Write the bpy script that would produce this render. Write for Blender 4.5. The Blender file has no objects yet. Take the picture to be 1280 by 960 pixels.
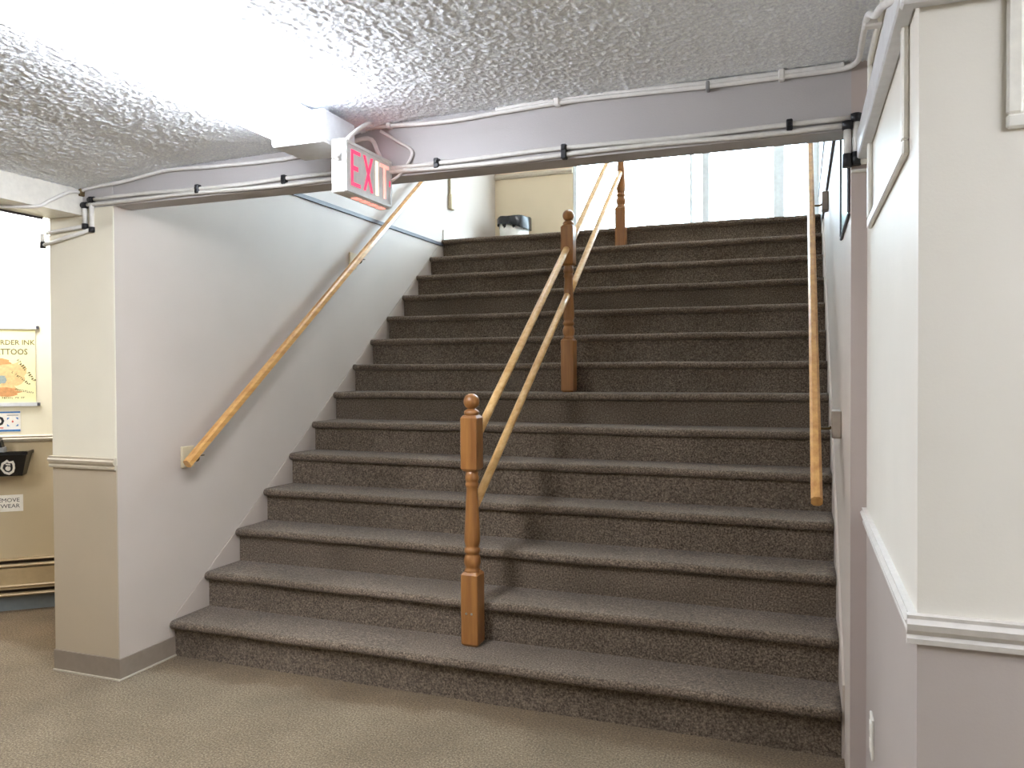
import bpy, bmesh, math, random
import numpy as np
from mathutils import Vector, Matrix

scene = bpy.context.scene
COL = scene.collection
random.seed(7)

# ------------------------------------------------------------------ camera
CAM = Vector((2.9204, -3.0470, 1.4293))
yaw, pit, rol, FPX = -0.3546, -0.0167, -0.0051, 974.9
fwd = Vector((math.sin(yaw)*math.cos(pit), math.cos(yaw)*math.cos(pit), math.sin(pit)))
r0 = Vector((math.cos(yaw), -math.sin(yaw), 0)); u0 = r0.cross(fwd)
rr = math.cos(rol)*r0 + math.sin(rol)*u0
uu = -math.sin(rol)*r0 + math.cos(rol)*u0
cam_d = bpy.data.cameras.new('camera'); cam = bpy.data.objects.new('camera', cam_d); COL.objects.link(cam)
M = Matrix((rr, uu, -fwd)).transposed().to_4x4(); M.translation = CAM
cam.matrix_world = M
cam_d.sensor_fit = 'HORIZONTAL'; cam_d.sensor_width = 36.0
cam_d.lens = 36.0*FPX/1280.0
cam_d.clip_start = 0.02; cam_d.clip_end = 200
scene.camera = cam

# ------------------------------------------------------------------ world, exposure
world = bpy.data.worlds.new('overcast_daylight'); scene.world = world; world.use_nodes = True
wn = world.node_tree.nodes; wn.clear()
wo = wn.new('ShaderNodeOutputWorld'); wb = wn.new('ShaderNodeBackground')
wb.inputs['Color'].default_value = (0.73, 0.85, 1.0, 1); wb.inputs['Strength'].default_value = 13.0
world.node_tree.links.new(wb.outputs[0], wo.inputs[0])
vs = scene.view_settings
vs.view_transform = 'Standard'; vs.look = 'None'; vs.gamma = 1.0; vs.use_curve_mapping = False
vs.exposure = 1.0
LAMP = 26.0          # fluorescent lens radiance

# ------------------------------------------------------------------ materials
def lin(h):
    h = h.lstrip('#'); c = [int(h[i:i+2], 16)/255 for i in (0, 2, 4)]
    return tuple(((x/12.92) if x <= .04045 else ((x+.055)/1.055)**2.4) for x in c) + (1.0,)

class NT:
    def __init__(s, name):
        s.m = bpy.data.materials.new(name); s.m.use_nodes = True
        s.t = s.m.node_tree; s.t.nodes.clear()
        s.out = s.t.nodes.new('ShaderNodeOutputMaterial')
        s.p = s.t.nodes.new('ShaderNodeBsdfPrincipled')
        s.t.links.new(s.p.outputs[0], s.out.inputs[0])
    def n(s, typ, **kw):
        o = s.t.nodes.new(typ)
        for k, v in kw.items():
            if k in o.inputs: o.inputs[k].default_value = v
            else: setattr(o, k, v)
        return o
    def l(s, a, b): s.t.links.new(a, b)
    def pos(s, scale=(1, 1, 1)):
        g = s.n('ShaderNodeNewGeometry'); m = s.n('ShaderNodeMapping')
        m.inputs['Scale'].default_value = scale
        s.l(g.outputs['Position'], m.inputs['Vector']); return m.outputs[0]
    def noise(s, vec, scale, detail=4, rough=.6):
        o = s.n('ShaderNodeTexNoise'); o.inputs['Scale'].default_value = scale
        o.inputs['Detail'].default_value = detail; o.inputs['Roughness'].default_value = rough
        s.l(vec, o.inputs['Vector']); return o.outputs['Fac']
    def ramp(s, fac, stops):
        o = s.n('ShaderNodeValToRGB'); e = o.color_ramp.elements
        while len(e) < len(stops): e.new(.5)
        for i, (p, c) in enumerate(stops): e[i].position = p; e[i].color = c
        s.l(fac, o.inputs[0]); return o.outputs[0]
    def bump(s, fac, strength, dist):
        o = s.n('ShaderNodeBump'); o.inputs['Strength'].default_value = strength
        o.inputs['Distance'].default_value = dist
        s.l(fac, o.inputs['Height']); s.l(o.outputs[0], s.p.inputs['Normal'])

def shade(c, k): return tuple(min(1, x*k) for x in c[:3]) + (1.0,)

def paint(name, hexc, rough=.55, var=.05, bump=.12, low=None, split=1.0):
    """wall paint; 'low' = second colour below the chair rail height"""
    a = NT(name); c = lin(hexc); v = a.pos()
    col = a.ramp(a.noise(v, 1.7, 3), [(.3, shade(c, 1-var)), (.7, shade(c, 1+var*.4))])
    if low:
        c2 = lin(low)
        col2 = a.ramp(a.noise(v, 1.7, 3), [(.3, shade(c2, 1-var)), (.7, shade(c2, 1+var*.4))])
        g = a.n('ShaderNodeNewGeometry'); sx = a.n('ShaderNodeSeparateXYZ'); a.l(g.outputs['Position'], sx.inputs[0])
        gt = a.n('ShaderNodeMath', operation='GREATER_THAN'); gt.inputs[1].default_value = split
        a.l(sx.outputs['Z'], gt.inputs[0])
        mx = a.n('ShaderNodeMix', data_type='RGBA'); a.l(gt.outputs[0], mx.inputs['Factor'])
        a.l(col2, mx.inputs[6]); a.l(col, mx.inputs[7]); col = mx.outputs[2]
    a.l(col, a.p.inputs['Base Color']); a.p.inputs['Roughness'].default_value = rough
    a.bump(a.noise(v, 160, 3), bump, .002)
    return a.m

def plain(name, hexc, rough=.5, metal=0.0, var=.06, scale=30, bump=0.0):
    a = NT(name); c = lin(hexc)
    col = a.ramp(a.noise(a.pos(), scale, 3), [(.3, shade(c, 1-var)), (.7, shade(c, 1+var))])
    a.l(col, a.p.inputs['Base Color'])
    a.p.inputs['Roughness'].default_value = rough; a.p.inputs['Metallic'].default_value = metal
    if bump: a.bump(a.noise(a.pos(), scale*4, 3), bump, .002)
    return a.m

def carpet(name, dark, mid, light, soil=False):
    a = NT(name); v = a.pos()
    f = a.noise(v, 125, 3, .8)
    col = a.ramp(f, [(.30, lin(dark)), (.5, lin(mid)), (.70, lin(light))])
    big = a.ramp(a.noise(v, 2.3, 4), [(.35, (.80, .78, .74, 1)), (.65, (1.06, 1.05, 1.03, 1))])
    mx = a.n('ShaderNodeMix', data_type='RGBA', blend_type='MULTIPLY'); mx.inputs['Factor'].default_value = 1
    a.l(col, mx.inputs[6]); a.l(big, mx.inputs[7])
    col = mx.outputs[2]
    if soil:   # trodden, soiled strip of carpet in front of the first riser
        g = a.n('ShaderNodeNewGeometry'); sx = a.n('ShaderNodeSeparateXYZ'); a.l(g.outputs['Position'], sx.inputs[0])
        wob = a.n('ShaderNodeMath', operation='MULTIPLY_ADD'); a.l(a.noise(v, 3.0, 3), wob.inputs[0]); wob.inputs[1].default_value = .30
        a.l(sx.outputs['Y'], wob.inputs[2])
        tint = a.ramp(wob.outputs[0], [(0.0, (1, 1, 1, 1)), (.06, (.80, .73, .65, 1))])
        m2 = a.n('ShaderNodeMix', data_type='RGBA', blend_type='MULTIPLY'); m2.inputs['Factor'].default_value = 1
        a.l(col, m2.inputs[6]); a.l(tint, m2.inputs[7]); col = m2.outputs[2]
    a.l(col, a.p.inputs['Base Color'])
    a.p.inputs['Roughness'].default_value = 1.0
    a.p.inputs['Specular IOR Level'].default_value = 0.05
    a.p.inputs['Sheen Weight'].default_value = 0.15
    a.bump(a.noise(v, 150, 4, .8), .9, .006)
    return a.m

def wood(name, dark, light, rough=.35, axis=2):
    a = NT(name); sc = [38, 38, 38]; sc[axis] = 2.2
    v = a.pos(tuple(sc))
    f = a.noise(v, 1.0, 5, .6)
    col = a.ramp(f, [(.30, lin(dark)), (.68, lin(light))])
    a.l(col, a.p.inputs['Base Color']); a.p.inputs['Roughness'].default_value = rough
    a.p.inputs['Coat Weight'].default_value = .25; a.p.inputs['Coat Roughness'].default_value = .25
    a.bump(f, .08, .002)
    return a.m

def emit(name, col, s):
    a = NT(name); a.p.inputs['Base Color'].default_value = (*col, 1)
    a.p.inputs['Emission Color'].default_value = (*col, 1); a.p.inputs['Emission Strength'].default_value = s
    return a.m

def glass(name):
    a = NT(name)
    tr = a.n('ShaderNodeBsdfTransparent'); tr.inputs[0].default_value = (.93, .97, .96, 1)
    gl = a.n('ShaderNodeBsdfGlossy'); gl.inputs['Roughness'].default_value = .03
    mx = a.n('ShaderNodeMixShader'); mx.inputs[0].default_value = .07
    a.l(tr.outputs[0], mx.inputs[1]); a.l(gl.outputs[0], mx.inputs[2]); a.l(mx.outputs[0], a.out.inputs[0])
    return a.m

def popcorn():
    a = NT('popcorn_ceiling'); v = a.pos()
    c = lin('#f0f4ff')
    a.l(a.ramp(a.noise(v, 120, 2), [(.35, shade(c, .86)), (.65, shade(c, 1.08))]), a.p.inputs['Base Color'])
    a.p.inputs['Roughness'].default_value = .75
    a.bump(a.noise(v, 170, 3, .7), .7, .004)
    return a.m

MAT = dict(
    stair_wall=paint('taupe_stair_wall', '#c2b6ab'),
    column=paint('cream_over_taupe_left', '#e7e0cd', low='#b8a992', split=1.0),
    right=paint('cream_over_taupe_right', '#e4dfd5', low='#b3a9a3', split=.96),
    hall=paint('cream_over_beige_hall', '#f1ead2', low='#c9b898', split=1.03),
    pilaster=paint('grey_taupe_paint', '#bdb0aa'),
    beige=paint('beige_landing_wall', '#e3d2b4'),
    white=paint('white_landing_wall', '#ece8e2'),
    header=paint('grey_white_header', '#b9b5b5', bump=.3),
    plainroom=paint('cream_room_wall', '#ddd8cb'),
    ceil=popcorn(),
    flatceil=paint('flat_white_ceiling', '#e4e2de'),
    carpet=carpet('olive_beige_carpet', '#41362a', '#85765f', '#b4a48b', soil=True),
    stair=carpet('brown_stair_carpet', '#2e251f', '#74675a', '#ad9c89'),
    base=plain('taupe_vinyl_base', '#8d8072', .5),
    basehall=plain('blue_grey_vinyl_base', '#7f878a', .5),
    caulk=plain('pale_caulk', '#bdb3a2', .6),
    railtrim=plain('beige_chair_rail', '#c2b6a2', .45),
    railtrimR=plain('white_chair_rail', '#d2cdc7', .45),
    trim_white=plain('white_moulding', '#e6e3da', .4),
    trim_dark=plain('dark_trim_strip', '#4b4a52', .5),
    oak=wood('oak_newel', '#85552a', '#ac7740', .32),
    oak_rail=wood('oak_handrail', '#bb8446', '#deae6a', .3, axis=1),
    dowel=wood('pale_dowel', '#d29c56', '#efc889', .28, axis=1),
    bracket=plain('bronze_bracket', '#6b5a3c', .4, .7),
    pad=plain('almond_bracket_pad', '#cdbf9f', .5),
    padR=plain('taupe_bracket_pad', '#a69a8c', .5),
    pvc=plain('white_pvc', '#dedbd6', .35),
    cable=plain('white_cable', '#e8e5e2', .4),
    black=plain('black_fitting', '#15161c', .45),
    blackgloss=plain('black_plastic', '#0d0d10', .25),
    steel=plain('steel_screw', '#c7c7c7', .3, 1),
    alum=plain('aluminium_frame', '#dde5ea', .4, .0),
    housing=plain('white_enamel', '#dcdde0', .4),
    signbody=plain('white_sign_body', '#e6e6e4', .4),
    lens=emit('fluorescent_lens', (.90, .935, 1.0), LAMP),
    lens_soft=emit('dim_fluorescent_lens', (.96, .97, 1.0), LAMP*.55),  # weaker lens, strength lowered only to balance brightness
    red=emit('red_lit_letter', (1.0, .05, .14), .5),
    hot=emit('hot_lit_letter', (1.0, .66, .40), 1.1),
    warm=emit('warm_lit_letter', (1.0, .34, .28), .7),
    red_glow=emit('added_red_glow', (1.0, .10, .16), .9),  # emission for the strip added on top of the exit sign
    glass=glass('window_glass'),
    liner=plain('black_bin_liner', '#17181c', .25, bump=.4),
    binbody=plain('white_bin_body', '#e9e6de', .4),
    paper=plain('cream_poster_paper', '#f7efb8', .6, var=.04, scale=14),
    paperwhite=plain('white_paper', '#f3efe6', .6),
    ink=plain('dark_olive_ink', '#6b6136', .6),
    inkblack=plain('black_ink', '#17171a', .6),
    tan=plain('tan_print', '#e6c48a', .6, var=.15, scale=60),
    orange=plain('orange_print', '#d59a62', .6, var=.15, scale=60),
    greyblue=plain('grey_blue_print', '#9aa7a4', .6, var=.15, scale=90),
    blue=plain('blue_print', '#2f76b8', .5),
    redink=plain('red_print', '#d8503c', .5),
    grey=plain('grey_plastic', '#8f8f90', .4),
    heater=plain('beige_heater_enamel', '#bba57f', .4),
    dark=plain('dark_slot', '#2c2014', .8),
    print_pale=plain('pale_framed_print', '#c4ccd2', .3),
    concrete=plain('pale_concrete', '#c9c7c2', .8),
)

# ------------------------------------------------------------------ mesh builder
class MB:
    def __init__(s): s.v = []; s.f = []; s.mi = []; s.sm = []
    def add(s, vs_, fs, mi=0, smooth=False):
        o = len(s.v); s.v += [tuple(x) for x in vs_]
        for f in fs: s.f.append([o+i for i in f]); s.mi.append(mi); s.sm.append(smooth)
        return s
    def box(s, a, b, mi=0, fm=None):
        x0, y0, z0 = a; x1, y1, z1 = b
        V = [(x0,y0,z0),(x1,y0,z0),(x1,y1,z0),(x0,y1,z0),(x0,y0,z1),(x1,y0,z1),(x1,y1,z1),(x0,y1,z1)]
        F = {'-z':(0,3,2,1),'+z':(4,5,6,7),'-y':(0,1,5,4),'+x':(1,2,6,5),'+y':(2,3,7,6),'-x':(3,0,4,7)}
        o = len(s.v); s.v += V
        for k, f in F.items():
            s.f.append([o+i for i in f]); s.mi.append((fm or {}).get(k, mi)); s.sm.append(False)
        return s
    def cbox(s, a, b, c=.004, mi=0):
        """box with chamfered edges (convex hull of inset corners)"""
        bm = bmesh.new()
        for sx in (0, 1):
            for sy in (0, 1):
                for sz in (0, 1):
                    p = [(a, b)[sx][0], (a, b)[sy][1], (a, b)[sz][2]]
                    d = [1-2*sx, 1-2*sy, 1-2*sz]
                    for k in range(3):
                        w = [p[j] + (d[j]*c if j != k else 0) for j in range(3)]
                        bm.verts.new(w)
        bmesh.ops.convex_hull(bm, input=bm.verts)
        bmesh.ops.dissolve_limit(bm, angle_limit=.02, verts=bm.verts, edges=bm.edges)
        bm.verts.ensure_lookup_table(); bm.verts.index_update()
        s.add([v.co[:] for v in bm.verts], [[v.index for v in f.verts] for f in bm.faces], mi)
        bm.free(); return s
    def hexa(s, P, mi=0):
        """8 points: bottom 0-3 ccw, top 4-7"""
        return s.add(P, [(0,3,2,1),(4,5,6,7),(0,1,5,4),(1,2,6,5),(2,3,7,6),(3,0,4,7)], mi)
    def prism(s, poly, fn, d0, d1, mi=0, smooth=False):
        """poly of 2D points; fn(a,b,d)->3D"""
        n = len(poly)
        V = [fn(a, b, d0) for a, b in poly] + [fn(a, b, d1) for a, b in poly]
        F = [[i, (i+1) % n, n+(i+1) % n, n+i] for i in range(n)]
        o = len(s.v); s.v += V
        for f in F: s.f.append([o+i for i in f]); s.mi.append(mi); s.sm.append(smooth)
        s.f.append([o+i for i in range(n)][::-1]); s.f.append([o+n+i for i in range(n)])
        s.mi += [mi, mi]; s.sm += [False, False]
        return s
    def tube(s, pts, r, n=10, mi=0, ribs=None):
        pts = [Vector(p) for p in pts]; rings = []
        up = Vector((0, 0, 1))
        prevx = None
        for i, p in enumerate(pts):
            t = (pts[min(i+1, len(pts)-1)] - pts[max(i-1, 0)]).normalized()
            if prevx is None:
                x = t.cross(up)
                if x.length < .05: x = t.cross(Vector((0, 1, 0)))
            else: x = prevx - t*prevx.dot(t)
            x.normalize(); prevx = x; y = t.cross(x)
            rad = r(i) if callable(r) else r
            rings.append([p + rad*(math.cos(2*math.pi*k/n)*x + math.sin(2*math.pi*k/n)*y) for k in range(n)])
        V = [v[:] for rg in rings for v in rg]; F = []
        for i in range(len(rings)-1):
            for k in range(n):
                a = i*n+k; b = i*n+(k+1) % n
                F.append((a, b, b+n, a+n))
        s.add(V, F, mi, True)
        o = len(s.v)-len(V)
        s.f.append([o+k for k in range(n)][::-1]); s.f.append([o+len(V)-n+k for k in range(n)])
        s.mi += [mi, mi]; s.sm += [False, False]
        return s
    def lathe(s, c, prof, n=24, mi=0):
        cx, cy, cz = c; V = []; F = []
        for r, z in prof:
            V += [(cx+r*math.cos(2*math.pi*k/n), cy+r*math.sin(2*math.pi*k/n), cz+z) for k in range(n)]
        for i in range(len(prof)-1):
            for k in range(n):
                a = i*n+k; b = i*n+(k+1) % n; F.append((a, b, b+n, a+n))
        s.add(V, F, mi, True); o = len(s.v)-len(V)
        s.f.append([o+k for k in range(n)][::-1]); s.f.append([o+len(V)-n+k for k in range(n)])
        s.mi += [mi, mi]; s.sm += [False, False]
        return s
    def build(s, name, mats, parent=None, origin=None):
        if not isinstance(mats, (list, tuple)): mats = [mats]
        V = np.array(s.v, float)
        if parent is not None: org = Vector(parent['_w']) if '_w' in parent else parent.location
        elif origin is not None: org = Vector(origin)
        else:
            lo = V.min(0); hi = V.max(0); org = Vector(((lo[0]+hi[0])/2, (lo[1]+hi[1])/2, lo[2]))
        V = V - np.array(org)
        me = bpy.data.meshes.new(name)
        me.from_pydata(V.tolist(), [], s.f)
        for m in mats: me.materials.append(MAT[m] if isinstance(m, str) else m)
        me.polygons.foreach_set('material_index', s.mi)
        me.polygons.foreach_set('use_smooth', s.sm)
        me.update()
        bm = bmesh.new(); bm.from_mesh(me); bmesh.ops.recalc_face_normals(bm, faces=bm.faces); bm.to_mesh(me); bm.free()
        ob = bpy.data.objects.new(name, me); COL.objects.link(ob)
        if parent is not None:
            ob.parent = parent; WORLD[ob.name] = org
        else:
            ob.location = org
        return ob
WORLD = {}
def sub(mb, name, mats, part):
    """mesh under a part (part sits at its thing's origin, so local frame is the thing's)"""
    org = WORLD[part.name] if part.name in WORLD else part.location
    tmp = bpy.data.objects.new('tmp', None); tmp.location = org
    ob = mb.build(name, mats, tmp); ob.parent = part; WORLD[ob.name] = org
    bpy.data.objects.remove(tmp); return ob

def tag(o, label, cat, group=None):
    o['label'] = label; o['category'] = cat
    if group: o['group'] = group
    return o
def thing(name, loc, label, cat, group=None):
    o = bpy.data.objects.new(name, None); o.empty_display_size = .1; COL.objects.link(o); o.location = loc
    return tag(o, label, cat, group)
def struct(o, label=None):
    o['kind'] = 'structure'
    if label: o['label'] = label
    return o
def smooth_path(pts, k=6):
    P = [Vector(p) for p in pts]; out = []
    for i in range(len(P)-1):
        p0 = P[max(i-1, 0)]; p1 = P[i]; p2 = P[i+1]; p3 = P[min(i+2, len(P)-1)]
        for j in range(k):
            t = j/k
            out.append(.5*((2*p1)+(p2-p0)*t+(2*p0-5*p1+4*p2-p3)*t*t+(3*p1-p0-3*p2+p3)*t**3))
    out.append(P[-1]); return out

# ------------------------------------------------------------------ dimensions
H, T, W, NS = .185, .246, 3.072, 14       # riser, tread, stair width, number of risers
XL = -.05                                  # left stair wall plane
XC = -.456                                 # outer side of the thick left wall / column
YF = -.30                                  # plane of header, column end and pilaster
X2 = 3.12; YW = -1.463                     # right wall stepping towards the viewer, and its corner
YB = 4.5; ZU = NS*H; ZTOP = 5.0            # landing back wall, landing floor, landing ceiling
XR, XLL, YBK = 5.2, -4.0, -6.0             # lower hall limits
WN = .036                                  # nosing overhang

# ------------------------------------------------------------------ floors
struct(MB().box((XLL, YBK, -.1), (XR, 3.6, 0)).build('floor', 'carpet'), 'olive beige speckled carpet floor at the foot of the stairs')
struct(MB().box((XL-.3, (NS-1)*T+WN+.30, ZU-.12), (W+.3, YB+.1, ZU)).build('floor_landing', 'stair'), 'carpeted upper landing floor')

# ------------------------------------------------------------------ lower ceiling (popcorn relief in real geometry)
def make_ceiling():
    xs = np.concatenate([np.arange(XC+.22, X2+.02, .0052), [3.6, XR]])
    ys = np.concatenate([[YBK, -5, -4, -3, -2.6], np.arange(-2.2, YF+.004, .0052), [YF+.02]])
    nx, ny = len(xs), len(ys)
    rng = np.random.default_rng(3)
    r = rng.random((ny, nx))
    blur = (r + np.roll(r, 1, 0) + np.roll(r, 1, 1) + np.roll(r, (1, 1), (0, 1)))/4
    hgt = np.clip((blur-.46)*.019, 0, .0048) + .0010*rng.random((ny, nx))
    fine = (ys > -2.21)[:, None] & (xs < X2+.03)[None, :]
    hgt = np.where(fine, hgt, .002)
    base = np.interp(xs, [-.30, .35, 1.02, 1.42, 1.6, 6], [2.282, 2.347, 2.355, 2.412, 2.418, 2.418])
    Z = base[None, :] - hgt
    V = np.stack([np.broadcast_to(xs[None, :], (ny, nx)), np.broadcast_to(ys[:, None], (ny, nx)), Z], -1).reshape(-1, 3)
    i = np.arange(ny-1)[:, None]*nx + np.arange(nx-1)[None, :]
    F = np.stack([i, i+nx, i+nx+1, i+1], -1).reshape(-1, 4)
    me = bpy.data.meshes.new('ceiling')
    me.vertices.add(len(V)); me.vertices.foreach_set('co', V.ravel())
    me.loops.add(F.size); me.loops.foreach_set('vertex_index', F.ravel())
    me.polygons.add(len(F)); me.polygons.foreach_set('loop_start', np.arange(len(F))*4)
    me.polygons.foreach_set('loop_total', np.full(len(F), 4))
    me.materials.append(MAT['ceil']); me.update(); me.validate()
    o = bpy.data.objects.new('ceiling', me); COL.objects.link(o)
    return struct(o, 'white popcorn textured ceiling sloping down to the left')
make_ceiling()
struct(MB().box((XLL, YBK, 2.34), (XC, 3.6, 2.44)).build('ceiling_hall', 'flatceil'), 'white ceiling of the side hall left of the column')
struct(MB().box((XC, YBK, 2.45), (XR, YF-.0, 2.6)).build('ceiling_slab', 'flatceil'))
struct(MB().box((XL-.3, YF+.12, ZTOP), (W+.3, YB+.1, ZTOP+.1)).build('ceiling_landing', 'flatceil'), 'white ceiling above the stairwell')

# ------------------------------------------------------------------ walls
wl = MB().box((XC, YF, 0), (XL, YB+.1, ZTOP), 0, {'-y': 1, '-x': 1})
struct(wl.build('wall_stair_left', ['stair_wall', 'column']), 'taupe stair wall on the left ending in a column')
struct(MB().box((XL-.118, YF-.006, .1), (XL, YF+.001, 2.19)).build('trim_1', 'column'), 'narrow corner board on the column face')
wr = MB().box((W, YF, 0), (XR, YB+.1, ZTOP), 0, {'-y': 1})
struct(wr.build('wall_stair_right', ['stair_wall', 'pilaster']), 'taupe stair wall on the right')
struct(MB().box((X2, YW, 0), (XR, YF, 2.5)).build('wall_right', 'right'), 'cream and taupe wall stepping forward on the right')
struct(MB().box((XL, YF, 2.20), (W, YF+.11, ZTOP)).box((XC+.221, YF-.004, 2.20), (XL, YF, 2.45)).build('wall_header', 'header'), 'grey white beam face above the stair opening')
struct(MB().box((XC, YBK, 2.168), (XC+.221, YF-.0005, 2.46)).build('wall_beam', 'trim_white'), 'white ceiling beam running forward from the column')
struct(MB().box((XLL-.1, YBK-.1, 0), (XR, YBK, 2.6)).build('wall_back', 'plainroom'))
struct(MB().box((XLL-.1, YBK, 0), (XLL, 3.6, 2.6)).build('wall_left', 'plainroom'))
struct(MB().box((XR, YBK, 0), (XR+.1, YW, 2.6)).build('wall_side', 'plainroom'))

# oblique wall of the side hall: coordinates (s along, o out of wall, z)
P0 = Vector((-1.38, .437)); ANG = math.radians(39.5)
DV = Vector((math.cos(ANG), math.sin(ANG))); NV = Vector((DV.y, -DV.x))
def AW(s, o, z):
    p = P0 + DV*s + NV*o; return (p.x, p.y, z)
def awbox(mb, s0, s1, o0, o1, z0, z1, mi=0):
    return mb.hexa([AW(s0, o0, z0), AW(s0, o1, z0), AW(s1, o1, z0), AW(s1, o0, z0),
                    AW(s0, o0, z1), AW(s0, o1, z1), AW(s1, o1, z1), AW(s1, o0, z1)], mi)
struct(awbox(MB(), -3.39, 1.19, -.1, 0, 0, 2.44).build('wall_hall', 'hall'), 'cream and beige oblique hall wall behind the column')
struct(awbox(MB(), -3.3, 1.19, 0, .008, 0, .083).build('baseboard_hall', 'basehall'), 'blue grey vinyl baseboard of the hall wall')
mb = MB()
mb.prism([(0, 1.017), (.012, 1.02), (.02, 1.035), (.012, 1.043), (.016, 1.05), (.008, 1.058), (0, 1.058)], lambda a, b, d: AW(d, a, b), -3.3, 1.19)
struct(mb.build('trim_2', 'railtrim'), 'beige chair rail on the hall wall')

# landing back wall with chair rail
struct(MB().box((XL-.3, YB, ZU), (.784, YB+.12, ZTOP)).build('wall_landing', 'beige'), 'beige back wall of the upper landing')
struct(MB().prism([(0, 3.40), (.022, 3.408), (.026, 3.43), (.012, 3.452), (0, 3.455)], lambda a, b, d: (d, YB-a, b), XL, .784).build('trim_3', 'railtrim'), 'beige chair rail on the landing wall')
struct(MB().box((.784, YB, 4.75), (W+.3, YB+.12, ZTOP)).build('wall_lintel', 'white'))

# baseboards
struct(MB().box((XC, YF-.009, 0), (XL+.0005, YF-.0005, .098)).box((XL+.0005, YF-.009, 0), (XL+.009, WN, .098))
       .build('baseboard_left', 'base'), 'taupe vinyl baseboard round the column')
struct(MB().box((XC, YF-.016, 0), (XL+.009, YF-.009, .007)).box((XL+.009, YF-.016, 0), (XL+.016, WN, .007))
       .build('trim_4', 'caulk'), 'pale caulk line under the column baseboard')
struct(MB().box((W, YF-.009, 0), (X2, YF-.0005, .098)).build('baseboard_right', 'base'))
struct(MB().box((XL+.0005, (NS-1)*T+.03, ZU), (XL+.012, YB, ZU+.088)).build('baseboard_landing', 'white'), 'white baseboard of the upper landing')
struct(MB().box((XL+.0005, YB-.012, ZU), (.784, YB, ZU+.09)).build('baseboard_back', 'white'))

# dark floor-edge strips on both stair walls
struct(MB().box((XL, YF+.12, 2.532), (XL+.012, (NS-1)*T+.02, 2.558)).build('trim_5', 'trim_dark'), 'dark strip along the left stair wall at landing level')
struct(MB().box((W-.014, YF+.12, 2.50), (W, (NS-1)*T+.9, 2.60)).build('trim_6', 'trim_dark'), 'dark band along the right stair wall at landing level')
struct(MB().box((W-.008, 2.3, 2.975), (W, YB, 2.995)).build('trim_7', 'trim_dark'), 'thin dark strip high on the right landing wall')

# chair rails on column and right walls
prof = [(0, .977), (.012, .98), (.014, .99), (.008, .996), (.018, 1.006), (.022, 1.018), (.014, 1.026), (.016, 1.033), (0, 1.034)]
struct(MB().prism(prof, lambda a, b, d: (d, YF-a, b), XC-.012, XL-.118).prism([(a*1.15+.001, b) for a, b in prof], lambda a, b, d: (d, YF-a, b), XL-.118, XL)
       .build('trim_8', 'railtrim'), 'beige chair rail on the column')
profR = [(a*.9, b-.05) for a, b in prof]
mb = MB()
mb.prism(profR, lambda a, b, d: (X2-a, d, b), YF, YW-.0)
mb.prism(profR, lambda a, b, d: (d, YW-a, b), X2-.018, XR)
struct(mb.build('trim_9', 'railtrimR'), 'white moulded chair rail round the right corner')
# wall panel mouldings on the right walls
def frame_yz(x, y0, y1, z0, z1, w, d):
    m = MB()
    for a, b in (((y0, z0), (y1, z0+w)), ((y0, z1-w), (y1, z1)), ((y0, z0+w), (y0+w, z1-w)), ((y1-w, z0+w), (y1, z1-w))):
        m.cbox((x-d, a[0], a[1]), (x, b[0], b[1]), .004)
    return m
struct(frame_yz(X2, -1.335, -.47, 1.85, 2.36, .03, .014).build('trim_10', 'trim_white'), 'white panel moulding high on the right wall')
m = MB()
for a, b in (((3.255, 1.845), (4.2, 1.87)), ((3.255, 2.34), (4.2, 2.365)), ((3.255, 1.87), (3.28, 2.34)), ((4.175, 1.87), (4.2, 2.34))):
    m.cbox((a[0], YW-.012, a[1]), (b[0], YW, b[1]), .004)
struct(m.build('trim_11', 'trim_white'), 'white panel moulding at the top right corner')

# ------------------------------------------------------------------ staircase
def step_profile(i):
    y0 = i*T; zt = (i+1)*H; r = .021
    pts = [(y0+WN, i*H), (y0+WN, zt-2*r-.004)]
    for k in range(0, 9):
        a = -math.pi/2 - math.pi*k/8
        pts.append((y0+r+r*math.cos(a), zt-r+r*math.sin(a)))
    back = y0+T+WN+.02 if i < NS-1 else y0+T+WN+.06
    pts += [(y0+.06, zt+.0005), (y0+T*.6, zt), (back, zt), (back, i*H)]
    return pts
st = thing('staircase', (W/2, 0, 0), 'wide straight staircase of fourteen steps in speckled brown carpet', 'staircase')
x0s, x1s, NSEG = XL+.0055, W-.010, 70
for i in range(NS):
    rng = random.Random(i); pr = step_profile(i); n = len(pr); mb = MB(); V = []; F = []
    ph = [rng.uniform(0, 6.28) for _ in range(4)]
    for k in range(NSEG+1):
        x = x0s + (x1s-x0s)*k/NSEG
        dz = .0018*math.sin(x*3.1+ph[0]) + .0012*math.sin(x*9+ph[1]) + .0006*math.sin(x*31+ph[2])
        dy = .0015*math.sin(x*5+ph[3]) + .0008*math.sin(x*22+ph[0])
        for j, (y, z) in enumerate(pr):
            nose = 1 if 2 <= j <= 12 else 0
            V.append((x, y+dy*nose, z+dz*nose))
    for k in range(NSEG):
        for j in range(n):
            a = k*n+j; b = k*n+(j+1) % n; F.append((a, b, b+n, a+n))
    mb.add(V, F, 0, False)
    for q in range(len(mb.f)): mb.sm[q] = (q % n) in range(1, 12)
    mb.f.append(list(range(n))[::-1]); mb.f.append([NSEG*n+j for j in range(n)]); mb.mi += [0, 0]; mb.sm += [False, False]
    mb.build('step', 'stair', st)
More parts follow.
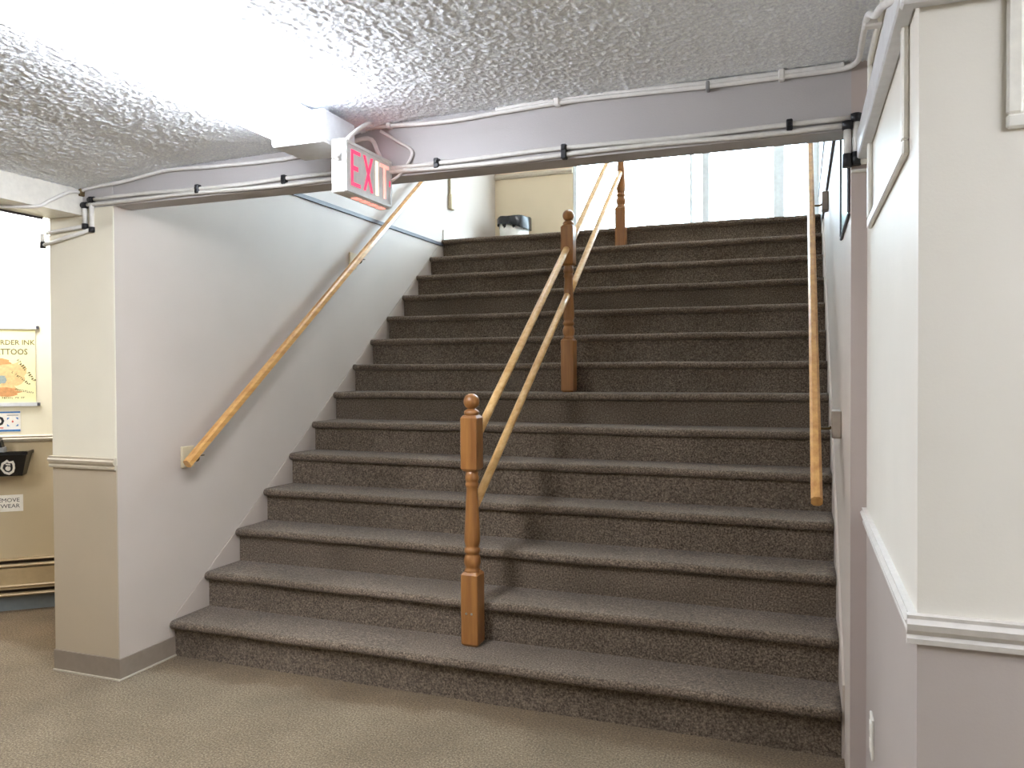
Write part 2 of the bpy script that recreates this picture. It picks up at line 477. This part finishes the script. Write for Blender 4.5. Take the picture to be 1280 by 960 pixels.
# skirt boards
def skirt(xa, xb, up):
    m = MB(); e = NS-1
    poly = [(WN, 0), (0, H-.02+up), (e*T, NS*H-.02+up), (e*T+.25, NS*H-.02+up), (e*T+.25, ZU-.5), (WN+.6, 0)]
    return m.prism(poly, lambda a, b, d: (d, a, b), xa, xb)
skirt(XL, XL+.003, 0).build('skirt_board', 'stair_wall', st)
skirt(W-.009, W, .12).build('skirt_board', 'stair_wall', st)

# ------------------------------------------------------------------ newel posts
def block(mb, cx, cy, z0, z1, s, c=.009, ch=.012):
    n = 8; h = s/2; q = h-.004
    def ring(k, z):
        a = h*k; b = a-.004
        return [(cx-b, cy-a, z), (cx+b, cy-a, z), (cx+a, cy-b, z), (cx+a, cy+b, z), (cx+b, cy+a, z), (cx-b, cy+a, z), (cx-a, cy+b, z), (cx-a, cy-b, z)]
    k = 1-c/h
    R = [ring(k, z0), ring(1, z0+ch), ring(1, z1-ch), ring(k, z1)]
    V = [p for r_ in R for p in r_]; F = []
    for i in range(3):
        for j in range(8): a = i*8+j; b = i*8+(j+1) % 8; F.append((a, b, b+8, a+8))
    F += [tuple(range(8))[::-1], tuple(range(24, 32))]
    mb.add(V, F); return mb
def newel(cx, yfront, z, label):
    s = .080; cy = yfront+s/2
    t = thing('newel_post', (cx, cy, z), label, 'newel post', 'turned oak newel posts down the middle of the stairs')
    bb = block(MB(), cx, cy, z, z+.335, s*1.04).build('base_block', 'oak', t)
    shaft = [(.030, .325), (.036, .336), (.036, .345), (.030, .350), (.034, .358), (.0385, .375), (.0385, .392), (.033, .408), (.029, .416),
             (.035, .421), (.0365, .430), (.035, .440), (.029, .446), (.033, .456), (.0365, .475), (.036, .50), (.0335, .56), (.030, .63), (.0268, .69),
             (.0255, .715), (.030, .722), (.031, .732), (.028, .740), (.028, .746), (.0315, .752), (.032, .766), (.029, .775), (.029, .80)]
    MB().lathe((cx, cy, z), shaft, 28).build('turned_shaft', 'oak', t)
    block(MB(), cx, cy, z+.792, z+1.045, s).build('top_block', 'oak', t)
    fin = [(.025, 1.04), (.033, 1.048), (.035, 1.058), (.031, 1.066), (.020, 1.072), (.0185, 1.076)]
    for k in range(1, 14):
        a = -math.pi/2 + math.pi*k/14
        if math.cos(a) > .4 or a > 0: fin.append((.0365*math.cos(a), 1.107+.0365*math.sin(a)))
    fin.append((.002, 1.1435))
    MB().lathe((cx, cy, z), fin, 28).build('ball_finial', 'oak', t)
    return t, bb, cy
def screw_pair(bb, cx, y, z):
    for dx in (-.014, .012):
        mb = MB(); n = 12; r = .0055; yy = y
        mb.prism([(r*math.cos(2*math.pi*k/n), r*math.sin(2*math.pi*k/n)) for k in range(n)], lambda a, b, d: (cx+dx+a, d, z+b), yy-.0015, yy+.002)
        sub(mb, 'screw', 'steel', bb)
n1, b1, c1 = newel(1.520, .165, H, 'nearest oak newel post with ball top, on the bottom step')
screw_pair(b1, 1.520, .165-.0016, H+.150)
n2, b2, c2 = newel(1.552, .165+6*T, 7*H, 'middle oak newel post with ball top, halfway up the stairs')
n3, b3, c3 = newel(1.565, .165+12*T, 13*H, 'farthest oak newel post, one step below the upper landing')

def dowel(name, a, b, r, mat, label, group):
    mb = MB(); A = Vector(a); B = Vector(b)
    mb.tube([A.lerp(B, k/14) for k in range(15)], r, 14)
    o = mb.build(name, mat); tag(o, label, 'handrail', group); return o
G = 'round wooden rails between the newel posts'
SL = (2.194-1.155)/(1.65-.29)
def rail_between(ca, cb, ya, yb, z_at, label):
    f = lambda y: z_at + SL*(y-ya)
    dowel('centre_handrail', (ca, ya, f(ya)), (cb, yb, f(yb)), .0205, 'dowel', label, G)
rail_between(1.522, 1.55, c1+.039, c2-.039, 1.118, 'upper pale wooden rail between the nearest and middle newel posts')
rail_between(1.522, 1.55, c1+.030, c2-.028, .815, 'lower pale wooden rail between the nearest and middle newel posts')
rail_between(1.554, 1.563, c2+.039, c3-.039, 1.118+6*H, 'upper pale wooden rail rising from middle to farthest newel post')
rail_between(1.554, 1.563, c2+.030, c3-.028, .815+6*H, 'lower pale wooden rail rising from middle to farthest newel post')

# ------------------------------------------------------------------ wall handrails
def oct_rail(mb, A, B, w, h):
    A = Vector(A); B = Vector(B); d = (B-A).normalized(); x = Vector((1, 0, 0)); u = x.cross(d)
    if u.z < 0: u = -u
    c = .010
    poly = [(-w/2+c, -h/2), (w/2-c, -h/2), (w/2, -h/2+c), (w/2, h/2-c), (w/2-c, h/2), (-w/2+c, h/2), (-w/2, h/2-c), (-w/2, -h/2+c)]
    V = [A+x*a+u*b for a, b in poly] + [B+x*a+u*b for a, b in poly]; n = 8
    mb.add([v[:] for v in V], [[i, (i+1) % n, n+(i+1) % n, n+i] for i in range(n)] + [list(range(n))[::-1], list(range(n, 2*n))])
    return mb
def wall_rail(side, xr, A, B, ys, label, padm, mat):
    t = thing('wall_handrail', (xr, A[0], A[1]), label, 'handrail')
    oct_rail(MB(), (xr, *A), (xr, *B), .040, .046).build('rail', mat, t)
    sl = (B[1]-A[1])/(B[0]-A[0])
    xw = XL if side < 0 else W
    for y in ys:
        z = A[1] + sl*(y-A[0])
        zp = z-.035
        th = .014 if side < 0 else .036
        pad = MB().cbox((min(xw, xw-side*th), y-.045, zp-.055), (max(xw, xw-side*th), y+.045, zp+.055), .004).build('bracket_pad', padm, t)
        m = MB()
        pts = [(xw-side*th, y, zp-.01), (xw-side*.045, y, zp-.018), (xr+side*.006, y, z-.05), (xr, y, z-.026)]
        m.tube(smooth_path(pts, 5), .006, 8)
        m.cbox((xr-.012, y-.03, z-.030-sl*.0), (xr+.012, y+.03, z-.024), .002)
        sub(m, 'bracket_arm', 'bracket', pad)
    return t
wall_rail(-1, .030, (.054, .970), (2.95, 3.17), (.135, 1.735), 'long wooden handrail on bronze brackets on the left stair wall', 'pad', 'oak_rail')
wall_rail(1, 2.975, (-.045, .955), (3.05, 3.285), (.34, 1.95), 'long wooden handrail on brackets on the right stair wall', 'padR', 'oak_rail')

# ------------------------------------------------------------------ landing glazing
t = struct(MB().box((.784, YB+.02, ZU), (3.072, YB+.10, ZU+.05)).box((.784, YB+.02, 4.68), (3.072, YB+.10, 4.75)).build('window_1', 'alum'), 'bright aluminium framed glass entrance wall on the landing')
for a, b in ((.784, .824), (1.928, 1.956), (2.045, 2.112), (2.685, 2.780), (3.02, 3.072)):
    o = MB().cbox((a, YB+.01, ZU+.05), (b, YB+.11, 4.68), .006).build('mullion', 'alum', t)
    if a in (2.045, 2.685): sub(MB().cbox((a-.03, YB-.02, ZU), (b+.03, YB+.12, ZU+.045), .01), 'base_shoe', 'alum', o)
for a, b in ((.824, 1.928), (1.956, 2.045), (2.112, 2.685), (2.780, 3.02)):
    MB().box((a, YB+.055, ZU+.05), (b, YB+.063, 4.68)).build('pane', 'glass', t)
struct(MB().box((-6, YB+.12, ZU-.25), (9, YB+30, ZU-.15)).build('floor_outside', 'concrete'), 'pale pavement outside the glass entrance')

# ------------------------------------------------------------------ fluorescent fixtures
def fixture(loc, L, label, rot=0, cap=.13, lens='lens'):
    """origin at ceiling contact centre; runs along local y"""
    t = thing('fluorescent_fixture', loc, label, 'ceiling light'); t.rotation_euler.z = rot
    x, y, z = loc
    h = L/2
    m = MB(); m.cbox((x-.06, y-h, z-.034), (x+.06, y+h, z), .004).build('housing', 'housing', t)
    for s in (-1, 1):
        e = y+s*h
        MB().cbox((x-.115, min(e, e-s*cap), z-.118), (x+.115, max(e, e-s*cap), z-.001), .008).build('end_cap', 'housing', t)
    pr = []
    for k in range(17):
        a = math.radians(136 + 268*k/16)
        pr.append((.114*math.cos(a), -.066+.052*math.sin(a)))
    MB().prism(pr, lambda a, b, d: (x+a, d, z+b), y-h+cap+.001, y+h-cap-.001, 0, True).build('diffuser', lens, t)
    return t
fixture((1.22, -1.26, 2.368), 1.60, 'glowing fluorescent ceiling fixture with wraparound lens, left of the exit sign', cap=.21)
fixture((-1.25, -1.95, 2.34), 1.50, 'fluorescent ceiling fixture out of view in the left hall', lens='lens_soft')
fixture((4.50, -2.75, 2.416), 1.50, 'added fluorescent fixture out of view, lighting the right wall')  # unseen lamp added to brighten the right wall, kept off the stairs
fixture((1.55, 2.3, ZTOP), 1.30, 'added unseen fluorescent fixture high above the stairs', rot=math.pi/2, lens='lens_soft')  # unseen lamp added to light nosings, treads and the landing wall
fx = P0 + DV*(-.42) + NV*.30
fixture((fx.x, fx.y, 2.34), 1.30, 'fluorescent ceiling fixture in the side hall, above the oblique wall', rot=ANG-math.pi/2, lens='lens_soft')

# ------------------------------------------------------------------ exit sign
t = thing('exit_sign', (1.372, -.47, 2.072), 'white exit sign with glowing red letters hung off the beam', 'exit sign')
sx0, sx1, sy0, sy1, sz0, sz1 = 1.343, 1.400, -.640, -.303, 2.072, 2.262
body = MB().cbox((sx0, sy0, sz0), (sx1, sy1, sz1), .004).build('sign_body', 'signbody', t)
mb = MB()   # raised face frame
for a, b in (((sy0+.004, sz0+.004), (sy1-.004, sz0+.014)), ((sy0+.004, sz1-.014), (sy1-.004, sz1-.004)), ((sy0+.004, sz0+.014), (sy0+.014, sz1-.014)), ((sy1-.014, sz0+.014), (sy1-.004, sz1-.014))):
    mb.box((sx1-.001, a[0], a[1]), (sx1+.004, b[0], b[1]))
mb.build('face_frame', 'signbody', t)
lz0, lz1 = 2.103, 2.232; lw = .0125
def LT(name, polys, mat):
    m = MB()
    for p in polys: m.prism(p, lambda a, b, d: (d, a, b), sx1-.002, sx1+.0025)
    m.build(name, mat, t)
def rect(a0, b0, a1, b1): return [(a0, b0), (a1, b0), (a1, b1), (a0, b1)]
y = -.600
LT('letter_e', [rect(y, lz0, y+lw, lz1), rect(y+lw, lz0, y+.062, lz0+lw), rect(y+lw, lz1-lw, y+.062, lz1), rect(y+lw, (lz0+lz1)/2-.008, y+.046, (lz0+lz1)/2+.008)], 'red')
y = -.515; wX = .066; k = lw*1.05
LT('letter_x', [[(y, lz0), (y+k, lz0), (y+wX, lz1), (y+wX-k, lz1)], [(y+wX-k, lz0), (y+wX, lz0), (y+(wX+k)/2+.001, (lz0+lz1)/2-.002), (y+wX/2, (lz0+lz1)/2-.018)],
                [(y+(wX-k)/2, (lz0+lz1)/2), (y+wX/2, (lz0+lz1)/2+.018), (y+k, lz1), (y, lz1)]], 'red')
y = -.427
LT('letter_i', [rect(y, lz0, y+.017, lz1)], 'hot')
y = -.392
LT('letter_t', [rect(y, lz1-lw, y+.062, lz1), rect(y+.024, lz0, y+.039, lz1-lw)], 'warm')
LT('arrow', [[(-.322, (lz0+lz1)/2-.012), (-.311, (lz0+lz1)/2), (-.322, (lz0+lz1)/2+.012)]], 'red')
for k in range(4):
    yy = -.54+.058*k
    MB().cbox((sx0+.018, yy, sz0-.003), (sx1-.014, yy+.040, sz0+.001), .001).build('slot_or_added_glow', 'warm', t)
MB().cbox((sx0+.012, -.44, sz1-.001), (sx1-.010, -.33, sz1+.003), .001).build('slot_or_added_glow', 'red_glow', t)  # emissive strip added on top to cast a red glow on the beam
MB().tube(smooth_path([(1.33, -.33, 2.405), (1.37, -.43, 2.375), (1.383, -.53, 2.32), (1.378, -.60, 2.262), (1.372, -.652, 2.205)], 6), .0085, 10).build('supply_cable', 'cable', t)
MB().tube([(1.372, -.648, 2.215), (1.372, -.656, 2.185)], .014, 12).build('cable_gland', 'signbody', t)
MB().tube(smooth_path([(1.37, -.335, 2.375), (1.44, -.318, 2.33), (1.495, -.311, 2.29), (1.475, -.311, 2.24), (1.437, -.311, 2.20), (1.41, -.32, 2.18)], 6), .006, 8).build('thin_wire', 'cable', t)

# ------------------------------------------------------------------ header conduits, clips, cables
def conduit(z, yoff, xl, xr, zdl, zdr, label, ext):
    t = thing('conduit', ((xl+xr)/2, YF-yoff, z), label, 'conduit', 'white pipes along the lower edge of the beam')
    r = .0085; yp = YF-yoff; sg = random.Random(int(z*1000))
    pts = [(xl, yp, z)] + [(xl+(xr-xl)*k/12, yp, z+.004*math.sin(k*1.7+z*90)) for k in range(1, 12)] + [(xr, yp, z)]
    MB().tube(smooth_path(pts, 3), r, 10).build('pipe', 'pvc', t)
    MB().tube([(xl, yp, z), (xl, yp, zdl)], .0115, 12).build('drop_pipe', 'pvc', t)
    MB().tube([(xr, yp, z), (xr, yp, zdr)], .0115, 12).build('drop_pipe', 'pvc', t)
    for x in (xl, xr):
        MB().tube([(x, yp, z+.012), (x, yp, z-.016)], .0145, 12).tube([(x-.016, yp, z), (x+.016, yp, z)], .0135, 12).build('elbow', 'black', t)
    MB().tube([(xl, yp, zdl+.010), (xl, yp, zdl-.014)], .0145, 12).build('elbow', 'black', t)
    MB().tube([(xr, yp, zdr+.012), (xr, yp, zdr-.03)], .0145, 12).build('coupling', 'black', t)
    MB().tube([(xl, yp, zdl), ext], .0095, 12).build('side_pipe', 'pvc', t)
    return t
ta = conduit(2.235, .011, -.172, 3.086, 2.098, 2.112, 'upper white conduit along the beam, dropping at both ends', (-.482, YF-.014, 2.042))
MB().tube([(-.482, YF-.014, 2.058), (-.482, YF-.014, 2.028)], .013, 12).build('end_fitting', 'black', ta)
MB().tube([(-.482, YF-.014, 2.052), (-.486, YF-.014, 2.098)], .009, 12).build('end_pipe', 'pvc', ta)
conduit(2.213, .012, -.214, 3.060, 2.116, 2.108, 'lower white conduit along the beam, dropping at both ends', (-.452, YF-.016, 2.098))
for x in (.449, .90, 1.604, 2.115, 2.885):
    hgt = .05 if abs(x-2.115) < .01 else .034
    c = MB().cbox((x-.010, YF-.026, 2.246-hgt), (x+.010, YF, 2.250), .003).cbox((x-.007, YF-.03, 2.228), (x+.007, YF-.02, 2.24), .002)
    pos = {.449: 'nearest the column', .90: 'just left of the exit sign', 1.604: 'just right of the exit sign', 2.115: 'above the middle newel post, the largest', 2.885: 'nearest the right wall'}[x]
    tag(c.build('pipe_clip', 'black'), 'black pipe clip on the beam ' + pos, 'clip', 'black clips holding the beam conduits')
YC = YF-.013
cl = [(-.236, YC-.0, 2.272), (-.20, YC, 2.288), (.003, YC, 2.300), (.145, YC, 2.316), (.261, YC, 2.328), (.40, YC, 2.327), (.548, YC, 2.321), (.80, YC, 2.317), (.96, YC, 2.320), (1.137, YC, 2.337), (1.30, YC, 2.36), (1.345, YC, 2.30), (1.36, YC-.0, 2.265)]
t = thing('white_cable', (.4, YC, 2.283), 'white cable looping along the beam from the column to the exit sign', 'cable')
MB().tube(smooth_path(cl, 5), .0085, 10).build('cable', 'cable', t)
MB().tube(smooth_path([(-.236, YC, 2.272), (-.224, -.38, 2.262), (-.224, -.485, 2.20), (-.226, -.545, 2.163), (-.33, -.60, 2.159), (-.452, -.66, 2.159)], 5), .008, 10).build('cable_tail', 'cable', t)
MB().cbox((-.236, YC-.014, 2.255), (-.222, YC+.012, 2.295), .002).build('clip', 'bracket', t)
# right cable bundle: smooth cable plus corrugated flex, held by clips
cr = [(1.285, 2.398), (1.375, 2.398), (1.65, 2.386), (1.85, 2.394), (2.10, 2.402), (2.28, 2.401), (2.62, 2.392), (2.82, 2.392), (2.99, 2.392), (3.055, 2.394)]
t = thing('cable_bundle', (2.2, YF-.02, 2.385), 'white cable bundle with corrugated flex where ceiling meets beam', 'cable')
up = [(3.083, -.34, 2.398), (3.088, -.43, 2.385), (3.084, -.60, 2.365), (3.080, -.85, 2.33), (3.079, -1.08, 2.235), (3.082, -1.22, 2.195), (3.10, -1.40, 2.13), (3.14, -1.50, 2.10), (3.25, -1.505, 2.10), (3.5, -1.505, 2.10)]
MB().tube(smooth_path([(x, YF-.016, z) for x, z in cr] + up, 5), .0085, 10).build('cable', 'cable', t)
fl = smooth_path([(x, YF-.014, z+.013) for x, z in cr if x > 1.8], 1)
dense = []
for a, b in zip(fl[:-1], fl[1:]):
    nseg = max(2, int((b-a).length/.0045)); dense += [a.lerp(b, k/nseg) for k in range(nseg)]
MB().tube(dense, lambda i: .0105 if i % 2 else .0082, 8).build('corrugated_flex', 'cable', t)
for x, z in ((1.40, 2.398), (2.09, 2.402), (2.86, 2.393)):
    MB().cbox((x-.010, YF-.030, z-.013), (x+.010, YF, z+.024), .004).build('clip', 'cable', t)
MB().cbox((2.618, YF-.028, 2.375), (2.630, YF, 2.408), .003).build('clip', 'grey', t)
MB().cbox((3.074, -.80, 2.325), (3.120, -.77, 2.35), .004).build('clip', 'cable', t)
# raceway along the right walls
t = thing('cable_raceway', (3.10, -.88, 2.10), 'grey white cable trunking along the top of the right wall', 'raceway')
MB().cbox((3.088, YW-.03, 2.100), (X2, YF-.0005, 2.185), .004).build('trunking', 'housing', t)
MB().cbox((3.088, YW-.032, 2.078), (4.6, YW, 2.19), .004).build('trunking', 'housing', t)
MB().cbox((W, YF-.018, 2.085), (X2, YF, 2.105), .003).cbox((W, YF-.012, 2.06), (X2, YF, 2.07), .003).build('end_strap', 'trim_white', t)
# dark cable under the ceiling beam
o = MB().tube(smooth_path([(XC+.006, -.34, 2.163), (XC+.012, -.8, 2.163), (XC+.008, -1.4, 2.164), (XC+.01, -2.4, 2.164)], 6), .006, 8).build('dark_cable', 'trim_dark')
tag(o, 'dark thin cable along the underside of the ceiling beam', 'cable')

# ------------------------------------------------------------------ wall fittings
def outlet(x, yc, zc, label):
    t = thing('wall_outlet', (x, yc, zc-.06), label, 'outlet')
    MB().cbox((x-.007, yc-.036, zc-.06), (x, yc+.036, zc+.06), .002).build('cover_plate', 'trim_white', t)
    for s in (-1, 1): MB().cbox((x-.0095, yc-.017, zc+s*.026-.016), (x-.006, yc+.017, zc+s*.026+.016), .0015).build('receptacle', 'paperwhite', t)
outlet(X2, -.56, .357, 'white wall outlet low on the right wall')
t = thing('junction_box', (XL, 3.38, 2.88), 'small white box at the end of a thin conduit on the landing wall', 'junction box')
MB().cbox((XL, 3.345, 2.885), (XL+.035, 3.425, 3.02), .006).build('box', 'pad', t)
MB().tube([(XL+.012, 3.36, 3.02), (XL+.012, 3.36, 4.9)], .010, 10).build('drop_conduit', 'pad', t)

# framed picture on the right stair wall
t = thing('framed_picture', (W, 0, 1.93), 'thin dark framed picture with pale print on the right stair wall', 'picture')
frame_yz(W, -.262, .262, 1.93, 2.48, .012, .010).build('frame', 'trim_dark', t)
MB().box((W-.004, -.25, 1.942), (W-.001, .25, 2.468)).build('print', 'print_pale', t)
MB().box((W-.007, -.25, 1.942), (W-.006, .25, 2.468)).build('pane', 'glass', t)

# waste bin on the landing
bc = (.255, 4.24)
t = thing('waste_bin', (bc[0], bc[1], ZU), 'small white waste bin with black liner folded over the rim', 'bin')
def ring_lathe(prof, n=32): return MB().lathe((bc[0], bc[1], ZU), prof, n)
ring_lathe([(.128, 0), (.132, .01), (.152, .315), (.148, .315), (.126, .012), (.004, .010)]).build('body', 'binbody', t)
m = MB(); n = 48; V = []; F = []
profl = [(.140, .20), (.158, .345), (.164, .352), (.170, .345), (.170, .275)]
for j, (r_, z) in enumerate(profl):
    for k in range(n):
        a = 2*math.pi*k/n
        dz = (.010*math.sin(2*a+.6)+.0012*math.sin(9*a)) if j == len(profl)-1 else .004*math.sin(5*a)*(j > 0)
        sag = .055*max(0, math.cos(a-.15)) if j == len(profl)-1 else 0
        V.append((bc[0]+(r_+.003*math.sin(9*a+j))*math.cos(a), bc[1]+(r_+.003*math.sin(9*a+j))*math.sin(a), ZU+z+dz-sag))
for j in range(len(profl)-1):
    for k in range(n): a = j*n+k; b = j*n+(k+1) % n; F.append((a, b, b+n, a+n))
m.add(V, F, 0, True); m.build('liner', 'liner', t)

# ------------------------------------------------------------------ things on the oblique hall wall
def text_mesh(txt, size, mapfn, parent, name, mat, align='RIGHT', ox=0, oz=0, rot=0, bold=0.0, sxk=1.0):
    cu = bpy.data.curves.new(name, 'FONT'); cu.body = txt; cu.size = size; cu.align_x = align; cu.offset = bold
    cu.resolution_u = 2
    tmp = bpy.data.objects.new('tmp', cu); COL.objects.link(tmp)
    bpy.context.view_layer.update()
    me = tmp.to_mesh(); org = parent.location
    V = [v.co.copy() for v in me.vertices]; F = [list(p.vertices) for p in me.polygons]
    tmp.to_mesh_clear(); COL.objects.unlink(tmp); bpy.data.objects.remove(tmp); bpy.data.curves.remove(cu)
    c, s_ = math.cos(rot), math.sin(rot)
    mb = MB(); mb.add([mapfn(ox+(v.x*sxk*c-v.y*s_), oz+(v.x*sxk*s_+v.y*c)) for v in V], F)
    return mb.build(name, mat, parent)
def flat(poly, o0, o1, mb=None):
    mb = mb or MB(); return mb.prism(poly, lambda a, b, d: AW(a, d, b), o0, o1)

# poster with metal rails
t = thing('tattoo_poster', AW(-.4, 0, 1.235), 'cream printed poster hung between two white rails on the hall wall', 'poster')
flat(rect(-.72, 1.255, -.072, 1.695), .004, .006).build('sheet', 'paper', t)
for z in (1.708, 1.243):
    r_ = MB(); awbox(r_, -.73, -.062, .001, .014, z-.011, z+.011); rl = r_.build('rail', 'housing', t)
    sub(awbox(MB(), -.064, -.050, 0, .016, z-.009, z+.009), 'end_cap', 'trim_dark', rl)
mp = lambda a, b: AW(a, .0066, b)
text_mesh('BORDER INK', .042, mp, t, 'lettering', 'ink', ox=-.074, oz=1.602, bold=.0006, sxk=.98)
text_mesh('TATTOOS', .050, mp, t, 'lettering', 'ink', ox=-.112, oz=1.543, bold=.0008, sxk=.86)
art = MB(); rng = random.Random(2)
def blob(cx, cz, rx, rz, mat, o, seed, nm='print_shape'):
    r = random.Random(seed); n = 22
    poly = [(cx+rx*math.cos(2*math.pi*k/n)*(1+r.uniform(-.22, .22)), cz+rz*math.sin(2*math.pi*k/n)*(1+r.uniform(-.22, .22))) for k in range(n)]
    flat(poly, .0060, o).build(nm, mat, t)
blob(-.32, 1.40, .155, .12, 'tan', .0062, 1)
blob(-.20, 1.43, .075, .07, 'tan', .0063, 5)
blob(-.28, 1.32, .12, .03, 'orange', .0064, 2)
blob(-.30, 1.50, .10, .025, 'orange', .0064, 3)
blob(-.255, 1.395, .032, .026, 'greyblue', .0065, 4)
def squiggle(a0, z0, a1, z1, hh, n, seed):
    """rows of tiny illegible characters along a slanted line"""
    r = random.Random(seed); m = MB(); L = math.hypot(a1-a0, z1-z0); dx, dz = (a1-a0)/L, (z1-z0)/L
    for k in range(n):
        if r.random() < .14: continue
        c = L*(k+.1)/n; w = L/n*.62; hk = hh*r.uniform(.75, 1.0)
        for (p0, p1) in (((c, 0), (c+w*.3, hk)), ((c+w*.3, hk*r.choice((0, .45, .75))), (c+w, hk*r.choice((.28, .7, 1.0))))):
            lo = min(p0[1], p1[1]); hi = max(max(p0[1], p1[1]), lo+hh*.22)
            q = [(p0[0], lo), (p1[0], lo), (p1[0], hi), (p0[0], hi)]
            flat([(a0+dx*u_-dz*v_, z0+dz*u_+dx*v_) for u_, v_ in q], .0060, .0066, m)
    m.build('small_print', 'ink', t)
squiggle(-.180, 1.520, -.082, 1.375, .019, 13, 1)
squiggle(-.200, 1.435, -.105, 1.355, .014, 11, 2)
squiggle(-.180, 1.330, -.082, 1.305, .012, 10, 3)
squiggle(-.330, 1.278, -.130, 1.278, .012, 20, 4)

# blue and white notice
t = thing('blue_notice', AW(-.33, 0, 1.08), 'small white notice with blue borders below the poster', 'sign')
flat(rect(-.52, 1.078, -.155, 1.203), .001, .003).build('card', 'paperwhite', t)
for z0, z1 in ((1.192, 1.201), (1.081, 1.092)): flat(rect(-.52, z0, -.157, z1), .003, .0036).build('border', 'blue', t)
for sx in (-1, 1):
    for sz in (-1, 1):
        cx, cz = -.197+sx*.029, 1.138+sz*.026
        flat([(cx, cz), (cx-sx*.014, cz), (cx, cz-sz*.014)], .003, .0036).build('corner_mark', 'blue', t)
flat([(-.197+.007*math.cos(k*math.pi/5)*(1 if k % 2 else .5), 1.140+.009*math.sin(k*math.pi/5)*(1 if k % 2 else .5)) for k in range(10)], .003, .0036).build('star_mark', 'redink', t)
text_mesh('D', .078, lambda a, b: AW(a, .0036, b), t, 'lettering', 'inkblack', ox=-.240, oz=1.118, bold=.003)
flat(rect(-.40, 1.100, -.246, 1.106), .003, .0036).build('red_line', 'redink', t)
flat(rect(-.226, 1.176, -.166, 1.180), .003, .0036).build('grey_line', 'grey', t)

# black wall bin with badges
t = thing('black_wall_tray', AW(-.30, 0, .822), 'black plastic wall tray with white badges below the chair rail', 'tray')
m = MB()
def bp(s, o, z): return AW(s, o, z)
z0, z1 = .822, .960
out_b = [(-.50, .0), (-.50, .10), (-.128, .10), (-.128, .0)]
out_t = [(-.54, .0), (-.54, .14), (-.094, .14), (-.094, .0)]
in_b = [(-.495, .006), (-.495, .094), (-.134, .094), (-.134, .006)]
in_t = [(-.534, .006), (-.534, .134), (-.100, .134), (-.100, .006)]
V = [bp(*p, z0) for p in out_b] + [bp(*p, z1) for p in out_t] + [bp(*p, z1) for p in in_t] + [bp(*p, z0+.006) for p in in_b]
F = [(3, 2, 1, 0)]
for r_ in range(3):
    for k in range(4): a = r_*4+k; b = r_*4+(k+1) % 4; F.append((a, b, b+4, a+4))
F.append((12, 13, 14, 15)); m.add(V, F); m.build('shell', 'blackgloss', t)
m = MB(); awbox(m, -.546, -.088, .138, .148, .950, .968); awbox(m, -.098, -.088, 0, .14, .950, .968); awbox(m, -.546, -.536, 0, .14, .950, .968); m.build('rim', 'blackgloss', t)
def badge(cs, cz):
    k = lambda z: .10 + (z-.822)/.138*.04 + .002
    shape = [(-.040, -.005), (-.030, .028), (-.012, .040), (-.002, .048), (.010, .036), (.030, .040), (.036, .022), (.036, -.006), (.028, -.030), (.004, -.046), (-.022, -.036)]
    inner = [(a*.68, b*.66) for a, b in shape]; core = [(a*.36, b*.34-.006) for a, b in shape]
    def pc(poly, d0, d1, name, mat):
        m = MB(); m.prism(poly, lambda a, b, d: AW(cs+a, k(cz+b)+d, cz+b), d0, d1); return m.build(name, mat, t)
    pc(shape, 0, .002, 'badge', 'paperwhite'); pc(inner, .002, .0028, 'badge_field', 'inkblack'); pc(core, .0028, .0036, 'badge_mark', 'paperwhite')
    pc([(-.010, .016), (.014, .012), (.014, .020), (-.010, .024)], .0028, .0036, 'badge_mark', 'paperwhite')
badge(-.197, .876); badge(-.315, .872)
t = thing('black_pouch', AW(-.32, .06, .83), 'black pouch with grey band standing up in the wall tray', 'pouch')
m = MB(); m.prism([(-.40, .84), (-.24, .84), (-.222, .95), (-.246, 1.045), (-.28, 1.055), (-.42, 1.05)], lambda a, b, d: AW(a, d, b), .03, .09); m.build('body', 'liner', t)
MB().prism([(-.40, .968), (-.222, .965), (-.226, .992), (-.40, .996)], lambda a, b, d: AW(a, d, b), .028, .094).build('band', 'grey', t)

# white label
t = thing('white_label', AW(-.30, 0, .60), 'small white two-line printed label under the black tray', 'sign')
flat(rect(-.46, .598, -.149, .698), .001, .003).build('card', 'paperwhite', t)
ml = lambda a, b: AW(a, .0034, b)
text_mesh('REMOVE', .034, ml, t, 'lettering', 'inkblack', ox=-.166, oz=.655, sxk=1.05)
text_mesh('FOOTWEAR', .034, ml, t, 'lettering', 'inkblack', ox=-.166, oz=.620, sxk=1.05)

# baseboard heater
t = thing('baseboard_heater', AW(-.9, 0, .095), 'beige baseboard heater with two dark slots along the hall wall', 'heater')
m = MB(); awbox(m, -3.0, .9, 0, .045, .135, .262); m.build('front_cover', 'heater', t)
m = MB(); awbox(m, -3.0, .9, 0, .02, .10, .315); m.build('back_plate', 'dark', t)
for a, z0, z1 in ((.050, .270, .286), (.036, .306, .318), (.052, .150, .162), (.056, .098, .112)):
    MB().prism([(.0, z0), (a, z0), (a+.006, (z0+z1)/2), (a, z1), (0, z1)], lambda p, b, d: AW(d, p, b), -3.0, .9).build('lip', 'heater', t)
for o in list(bpy.data.objects):
    if '_w' in o: del o['_w']
